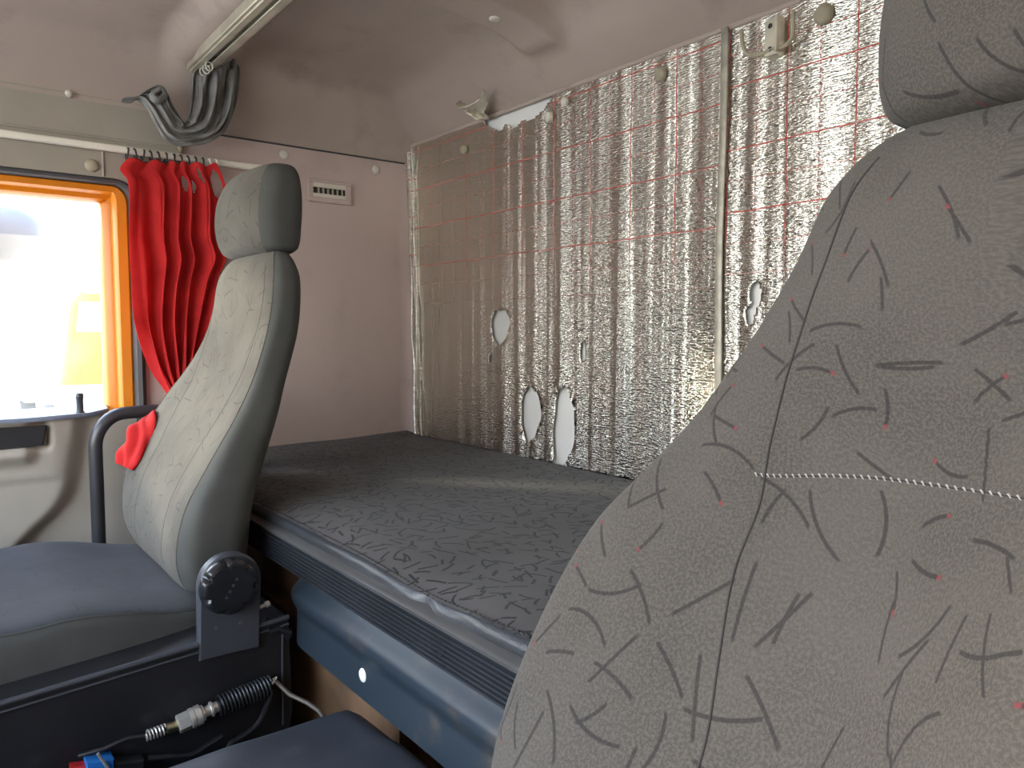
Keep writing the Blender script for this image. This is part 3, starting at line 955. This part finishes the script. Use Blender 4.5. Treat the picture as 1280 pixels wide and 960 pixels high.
def build_seat(name, loc, xc, shear, front, side, label, dz=0.0, wide=1.0, stitched=False, split=30):
    st = thing(name, loc, label, 'seat')
    SB = seat_surf(BACK, xc, shear, .48, dz, wide); SH = seat_surf(HEAD, xc, shear, .55, dz)
    gw = warp(BACK)

    def mf(u, v):
        ph = (u * 360) % 360
        return 0 if split < ph < 180 - split else 1
    def bend(u, v):
        # columns follow the edge between front and side, which swings inward towards the seat
        sp = split + (0 if stitched else 17) * sstep(.62, .22, v)
        d = u * 360
        if d <= split: d = d * sp / split
        elif d <= 180 - split: d = sp + (d - split) * (180 - 2 * sp) / (180 - 2 * split)
        elif d <= 180: d = 180 - (180 - d) * sp / split
        return math.radians(d)
    mb = MB(); b = mb.grid(lambda u, v: SB(gw(v), bend(u, v)), 120, 110, cu=True, mfn=mf)
    mb.face([b + i for i in range(120)], 1); mb.face([b + 110 * 120 + i for i in range(120)], 1)
    bo = obj('backrest', mb, [front, side], st, sharp=70)

    def mh(u, v):
        ph = (u * 360) % 360
        return 0 if split + 11.5 < ph < 168.5 - split else 1
    mb = MB(); b = mb.grid(lambda u, v: SH(gw(v), 2 * math.pi * u), 96, 70, cu=True, mfn=mh)
    mb.face([b + i for i in range(96)], 1); mb.face([b + 70 * 96 + i for i in range(96)], 1)
    ho = obj('headrest', mb, [front, side], st, sharp=70)

    def line(S, v0, v1, ph, r, nn=60, sh=0):
        def ang(t): return math.radians(ph(t)) if callable(ph) else math.radians(ph)
        return [S(lerp(v0, v1, t / nn), ang(t / nn))[0] for t in range(nn + 1)]
    # piping where front meets side
    for ph in (split, 180 - split):
        mb = MB(); mb.tube([SB(gw(t / 90), bend(ph / 360, t / 90))[0] for t in range(8, 88)], .0012, 6); obj('piping', mb, side if stitched else front, bo)
    # wing seams
    for sgn in (1, -1):
        mb = MB()
        f = (lambda t: 90 + sgn * interp(SEAMTAB, lerp(.08, .95, t))[0])
        mb.tube(line(SB, .08, .95, f, 0, 90), .0009 if stitched else .0005, 6); obj('seam', mb, M['seam_grey'] if stitched else M['seat_side'], bo)
    if stitched:
      mb = MB()
      pts = [SB(lerp(.600, .615, sstep(0, .45, q / 150) - sstep(.55, 1, q / 150)), math.radians(lerp(113, 67, q / 150)))[0] for q in range(151)]
      arcl = [0.0]
      for q in range(150): arcl.append(arcl[-1] + (pts[q + 1] - pts[q]).length)
      tab = [(arcl[q], *pts[q]) for q in range(151)]
      pts = [Vector(interp(tab, arcl[-1] * q / 150)) for q in range(151)]
      mb.tube(pts, .0005, 5, 1)
      for i in range(0, 150, 2):
        d = Vector((0, 0, .0016))
        mb.tube([pts[i] + d, pts[i + 1] - d], .0006, 5)
      obj('stitching', mb, [M['thread'], M['dark_thread']], bo)
    # cushion
    CU = [(-.26, .14, -.455, -.50, 0), (-.245, .20, -.425, -.512, .002), (-.20, .245, -.402, -.518, .006), (-.10, .262, -.392, -.52, .014), (.0, .266, -.394, -.52, .020), (.09, .266, -.402, -.52, .020), (.16, .264, -.399, -.519, .020), (.22, .262, -.408, -.518, .02),
          (.29, .256, -.427, -.515, .014), (.345, .245, -.440, -.508, .006), (.375, .21, -.452, -.498, 0), (.385, .13, -.465, -.485, 0)]

    def SC(s, phi):
        y = lerp(CU[0][0], CU[-1][0], s)
        w, zt, zb, dip = interp(CU, y)
        c, sn = math.cos(phi), math.sin(phi); e = .42
        cx = math.copysign(abs(c) ** e, c); sy = math.copysign(abs(sn) ** e, sn)
        z = (zt + zb) / 2 + (zt - zb) / 2 * sy
        if sn > 0: z -= dip * (1 - cx * cx) ** .8 * sstep(0, .8, sy)
        return Vector((xc + w * cx, y, z)), (w * cx, y)
    mb = MB(); b = mb.grid(lambda u, v: SC(gw(v), 2 * math.pi * u), 96, 80, cu=True, mfn=lambda u, v: 0 if 25 < u * 360 < 155 else 1)
    mb.face([b + i for i in range(96)], 1); mb.face([b + 80 * 96 + i for i in range(96)], 1)
    co = obj('seat_cushion', mb, [M['seat_cushion'], side], st, sharp=70)
    mb = MB(); mb.tube([SC(lerp(.12, .93, t / 50), math.radians(24))[0] for t in range(51)], .0025, 6); obj('piping', mb, side, co)
    return st, SB


XS = -1.50
seat, SBP = build_seat('passenger_seat', (XS, .15, -HZ), XS, lambda z: 0.0, M['seat_front'], M['seat_side'], 'grey passenger seat beside the red curtain, black recliner knob on its side')
# base with upturned side, bracket and recliner
XBS = -1.17
mb = MB()
pb = [(-.25, -.484), (.02, -.490), (.30, -.474), (.452, -.463), (.456, -.62), (.44, -.70), (.10, -.72), (-.25, -.72)]
tops = [(y, z) for y, z in pb]
mb.prism([(XBS, y, z) for y, z in tops], (-.62, 0, 0), bev=.0)
mb.prism([(XBS - .06, .0, -.72), (XBS - .06, .40, -.72), (XBS - .06, .40, -HZ), (XBS - .06, .0, -HZ)], (-.5, 0, 0))
obj('base', mb, M['black_metal'], seat)
mb = MB()
mb.tube([(XBS + .002, y, z + .002) for y, z in tops[:4]], .0042, 8)
mb.tube([(XBS + .002, y, z - .010) for y, z in tops[:4]], .0018, 8)
obj('base_rim', mb, M['dark_plastic'], seat)
mb = MB()
cb = at(287, 728, 'x', XBS); rb = .047
poly = [(cb.y + rb * math.cos(a), cb.z + rb * math.sin(a)) for a in [math.pi * i / 16 for i in range(17)]]
lo1 = at(249, 822, 'x', XBS); lo2 = at(322, 803, 'x', XBS)
poly = poly + [(lo1.y - .001, lo1.z - .004), (lo2.y, lo2.z - .006)]
mb.prism([(XBS + .008, y, z) for y, z in poly], (-.022, 0, 0), bev=.003)
obj('recliner_bracket', mb, M['dark_plastic'], seat)
mb = MB()
kc = at(284, 731, 'x', XBS + .010); NK = 84
rings = []
for r, d, sc in ((.041, 0, 0), (.043, .004, .0), (.0425, .010, .5), (.041, .018, 1), (.0385, .021, .9), (.034, .0215, .25), (.031, .0218, 0), (.018, .0218, 0), (.004, .0215, 0)):
    ring = []
    for i in range(NK):
        a = 2 * math.pi * i / NK
        nt = max(0, math.cos(7 * a + .6)) ** 4
        rr = r - .0085 * nt * sc
        ring.append(Vector((kc.x + d, kc.y + rr * math.cos(a), kc.z + rr * math.sin(a))))
    rings.append(ring)
mb.rings(rings)
kn = obj('recliner_knob', mb, plain('knob_plastic', (.012, .013, .015), .24, var=.1), seat, sharp=50)
mb = MB()
for i in range(4):
    t = (i - 1.5) * .0085
    mb.box((kc.x + .0212, kc.y + t * .62 - .0018, kc.z + t - .0018), (kc.x + .0222, kc.y + t * .62 + .0018, kc.z + t + .0018))
obj('moulded_mark', mb, M['dark_plastic'], kn)
for (px, py) in ((270, 785), (300, 779)):
    q = at(px, py, 'x', XBS + .008); mb = MB()
    mb.rings([[Vector((q.x + d, q.y + .0032 * math.cos(a), q.z + .0032 * math.sin(a))) for a in [k * math.pi / 2 for k in range(4)]] for d in (-.002, .0012)]); obj('rivet', mb, M['lip'], seat)
# rear latch and pin
mb = MB()
q = at(330, 757, 'x', XBS - .01)
mb.lathe(q + Vector((0, -.012, -.003)), (0, 1, .25), [(.003, 0), (.003, .014), (.005, .015), (.005, .021), (.003, .022)], 12)
obj('pin', mb, M['steel'], seat)
mb = MB()
mb.tube([at(330, 775, 'x', XBS - .015), at(342, 781, 'x', XBS - .01), at(352, 790, 'x', XBS - .005), at(362, 797, 'x', XBS)], .006, 8)
mb.tube([at(336, 790, 'x', XBS), at(346, 786, 'x', XBS), at(362, 792, 'x', XBS)], .007, 8)
obj('latch', mb, M['black_metal'], seat)
mb = MB(); mb.tube([at(353, 790, 'x', XBS + .004), at(353, 850, 'x', XBS + .004), at(354, 905, 'x', XBS + .004)], .002, 6); obj('edge_wire', mb, M['dark_plastic'], seat)

# air line along the seat base
XH = XBS + .020


def P(px, py, dx=0): return at(px, py, 'x', XH + dx)


al = thing('air_hose', P(230, 905), 'silver air coupling with coiled black hose along the passenger seat base', 'air hose')
A, B = P(222, 906), P(254, 891)
d = (B - A).normalized()
mb = MB(); L = (B - A).length
mb.lathe(A, d, [(.0125, 0), (.0138, .001), (.0138, L * .45), (.0125, L * .46)], 6); obj('hex_nut', mb, M['steel'], al, sharp=20)
mb = MB(); mb.lathe(A + d * L * .46, d, [(.010, 0), (.0150, .001), (.0150, L * .18), (.013, L * .2), (.0150, L * .24), (.0150, L * .44), (.012, L * .47), (.012, L * .56), (.009, L * .57)], 20); obj('coupling', mb, M['steel'], al)
E = A + d * L * 1.02; F_ = P(272, 883)
mb = MB(); mb.tube([E, F_], .008, 14); mb.lathe(E + (F_ - E) * .45, (F_ - E), [(.008, 0), (.0115, .001), (.0115, .004), (.008, .005)], 14); obj('barb', mb, M['steel'], al)
mb = MB(); mb.lathe(P(207, 911), (A - P(207, 911)), [(.006, 0), (.0075, .001), (.0075, .016), (.006, .017)], 14); obj('ferrule', mb, M['brass'], al)
mb = MB(); q0, q1 = P(182, 920), P(207, 911); dd = (q1 - q0); nn = dd.normalized(); s1 = nn.orthogonal().normalized(); s2 = nn.cross(s1)
mb.tube([q0 + dd * (i / 96) + (s1 * math.cos(i * 2 * math.pi / 16) + s2 * math.sin(i * 2 * math.pi / 16)) * .0072 for i in range(97)], .0013, 6); obj('spring', mb, M['steel'], al)
mb = MB(); mb.tube([P(98, 945, -.01), P(130, 936), P(158, 923), P(182, 920), P(208, 911)], .0034, 10); obj('line', mb, M['black_plastic'], al)
mb = MB(); q0, q1 = P(272, 883), P(338, 856); dd = q1 - q0; nn = dd.normalized(); s1 = nn.orthogonal().normalized(); s2 = nn.cross(s1)
NC = 15
mb.tube([q0 + dd * (i / (NC * 16)) + (s1 * math.cos(i * 2 * math.pi / 16) + s2 * math.sin(i * 2 * math.pi / 16)) * .0145 for i in range(NC * 16 + 1)], .0020, 6)
mb.tube([q0, q1], .010, 10)
obj('coiled_hose', mb, M['black_plastic'], al)
mb = MB(); mb.tube([P(334, 858), P(341, 851), P(346, 846)], [.007, .006, .002], 10, flat=.5); obj('cable_tie', mb, M['pale_paint'], al)

mb = MB(); mb.tube([at(344, 851, 'x', XH), at(362, 868, 'x', XH + .02), at(385, 879, 'x', XH + .05), at(398, 888, 'x', XH + .07), at(407, 900, 'x', XH + .08), at(409, 915, 'x', XH + .085)], .0035, 8)
tag(obj('thin_cable', mb, plain('brown_cable', (.10, .08, .06), .5)), 'thin brownish cable from the seat base corner to the engine cover', 'cable')
mb = MB(); q = [P(340, 862), P(334, 880), P(322, 905), P(300, 922), P(288, 930), P(284, 945), P(292, 952), P(300, 935)]
mb.tube([Vector(interp([(i, *p) for i, p in enumerate(q)], t / 6)) for t in range(43)], .0042, 8)
tag(obj('hanging_cable', mb, M['black_plastic']), 'black cable looping down below the coiled hose', 'cable')
mb = MB(); q = [P(185, 948, .004), P(215, 945, .004), P(240, 943, .004), P(262, 930, .004), P(278, 920, .004)]
mb.tube([Vector(interp([(i, *p) for i, p in enumerate(q)], t / 6)) for t in range(25)], .0038, 8)
tag(obj('seat_lead', mb, M['black_metal']), 'dark lead running from the blue plug below the silver coupling', 'cable')
pg = thing('cable_plug', P(130, 952), 'blue and black cable plug low beside the passenger seat base', 'plug')
def plug(x0, x1, y0, y1, d0, d1, mat, nm):
    mb = MB(); a, b, c, e = P(x0, y0), P(x1, y0 + (x0 - x1) * .12), P(x1, y1 + (x0 - x1) * .12), P(x0, y1)
    mb.prism([a + Vector((d0, 0, 0)), b + Vector((d0, 0, 0)), c + Vector((d0, 0, 0)), e + Vector((d0, 0, 0))], (d1, 0, 0), bev=.002); obj(nm, mb, M[mat], pg)
plug(106, 140, 947, 985, -.012, .028, 'blue_plug', 'blue_shell')
plug(140, 178, 950, 985, -.012, .024, 'black_plastic', 'socket')
plug(88, 106, 957, 985, -.012, .020, 'red_plug', 'red_clip')
mb = MB(); mb.tube([P(122, 942, .02), P(136, 962, .02)], .0022, 6); obj('lever', mb, M['steel'], pg)

XDRV = -.135
drv, SBD = build_seat('driver_seat', (XDRV, .15, -HZ), XDRV, lambda z: .085 * (z + .05), M['driver_front'], M['seat_side'], 'large grey patterned driver seat in the foreground at right', -.009, 1.125, True, 3)
mb = MB(); mb.box((XDRV - .25, -.2, -.72), (XDRV + .25, .40, -.50), bev=.02); mb.box((XDRV - .2, -.1, -HZ), (XDRV + .2, .35, -.71)); obj('base', mb, M['black_metal'], drv)

# ------------------------------------------------------------------ outside
GZ = -2.15
mb = MB(); mb.box((-160, -160, GZ - .05), (160, 160, GZ))
struct(obj('ground', mb, M['ground']))
mr = thing('wing_mirror', (-2.55, .10, .20), 'rounded wing mirror outside the passenger window', 'mirror')
mc = at(-12, 290, 'x', -2.52)
mb = MB()


def egg(u, v):
    a = 2 * math.pi * u; b = math.pi * v
    rr = math.sin(b) ** .8
    y = -math.cos(b) * .125
    return Vector((mc.x - .05 * rr * math.cos(a), mc.y + y, mc.z + .078 * rr * math.sin(a) * (1 if math.sin(a) > 0 else 1.0)))


mb.grid(egg, 40, 30, cu=True)
obj('shell', mb, M['mirror_shell'], mr, sharp=180)
mb = MB()
mb.grid(lambda u, v: Vector((mc.x + .006 + .050 * math.sin(math.pi * v) ** .8 * math.cos(lerp(-1.5, -.05, u)), mc.y - math.cos(math.pi * v) * .121, mc.z - .004 + .080 * math.sin(math.pi * v) ** .8 * math.sin(lerp(-1.5, -.05, u)))), 20, 30)
obj('mirror_face', mb, plain('mirror_pane', (.19, .18, .16), .15), mr, sharp=180)  # flat colour stands in for the sky reflected in the mirror
mb = MB(); mb.tube([(mc.x, mc.y - .1, mc.z), (mc.x + .05, mc.y - .35, mc.z - .02), (-2.1, mc.y - .62, mc.z - .1)], .018, 12); obj('arm', mb, M['black_plastic'], mr)

tr = thing('orange_truck', (-13, 2.6, GZ), 'orange truck parked beyond the passenger window', 'truck')
TX = -13.0
mb = MB()
body = [(1.80, .42), (1.95, .62), (3.5, .62), (3.66, .42), (3.68, -.55), (3.66, -1.45), (1.62, -1.45), (1.62, -.75)]
mb.prism([(TX, y, z) for y, z in body], (-2.0, 0, 0), bev=.06); obj('cab', mb, plain('deep_orange_paint', (.40, .11, .003), .35), tr)
mb = MB(); mb.prism([(TX + .012, y, z) for y, z in ((1.90, .46), (3.54, .46), (3.60, .0), (1.84, .0))], (-.03, 0, 0)); obj('windscreen', mb, M['screen'], tr)
mb = MB(); mb.prism([(TX + .10, y, z) for y, z in ((1.60, -.80), (3.70, -.80), (3.72, -1.45), (1.58, -1.45))], (-.2, 0, 0), bev=.03); obj('bumper', mb, M['pale_paint'], tr)
mb = MB(); mb.box((TX - 6.5, 1.3, -1.2), (TX - 2.1, 3.7, .75), bev=.05); obj('load_body', mb, M['pale_paint'], tr)
for y in (1.62, 3.38):
    for x in (TX - 1.0, TX - 5.0):
        mb = MB(); mb.lathe((x, y - .15, GZ + .5), (0, 1, 0), [(.3, 0), (.48, .02), (.5, .06), (.5, .24), (.48, .28), (.3, .3)], 28); obj('wheel', mb, M['rubber'], tr)
mb = MB(); mb.box((-46, -30, GZ), (-45.6, 40, GZ + 1.5)); mb.box((-46.1, -30, GZ + 1.5), (-45.5, 40, GZ + 1.6))
tag(obj('yard_wall', mb, M['haze_wall']), 'long pale low wall far across the sunlit yard', 'wall')

# ------------------------------------------------------------------ light
w = bpy.data.worlds.new('sky'); C.world = w; w.use_nodes = True
nt = w.node_tree
bg = nt.nodes['Background']
tc = nt.nodes.new('ShaderNodeTexCoord'); sp = nt.nodes.new('ShaderNodeSeparateXYZ'); cr = nt.nodes.new('ShaderNodeValToRGB')
nt.links.new(tc.outputs['Generated'], sp.inputs[0]); nt.links.new(sp.outputs[2], cr.inputs[0]); nt.links.new(cr.outputs[0], bg.inputs[0])
cr.color_ramp.elements[0].position = 0; cr.color_ramp.elements[0].color = (1, .95, .84, 1)
cr.color_ramp.elements[1].position = .75; cr.color_ramp.elements[1].color = (.42, .62, 1, 1)
e = cr.color_ramp.elements.new(.25); e.color = (.84, .91, 1, 1)
bg.inputs[1].default_value = 12.0

s = bpy.data.lights.new('sun', 'SUN'); s.energy = 5.0; s.angle = math.radians(6); s.color = (1, .88, .68)
so = bpy.data.objects.new('sun', s); COL.objects.link(so)
so.rotation_euler = Vector((.80, .60, -.25)).to_track_quat('-Z', 'Y').to_euler()     # low hazy sun through the passenger window

# ------------------------------------------------------------------ camera
cam = bpy.data.cameras.new('camera'); cam.sensor_width = 36; cam.lens = 36 * FPX / 1280; cam.clip_start = .01; cam.clip_end = 500
co = bpy.data.objects.new('camera', cam); COL.objects.link(co)
co.location = (0, 0, HZ); co.rotation_euler = (math.pi / 2 - PITCH, 0, YAW)
C.camera = co
C.view_settings.view_transform = 'Standard'; C.view_settings.look = 'None'
C.view_settings.exposure = 0.0; C.view_settings.gamma = 1; C.view_settings.use_curve_mapping = False
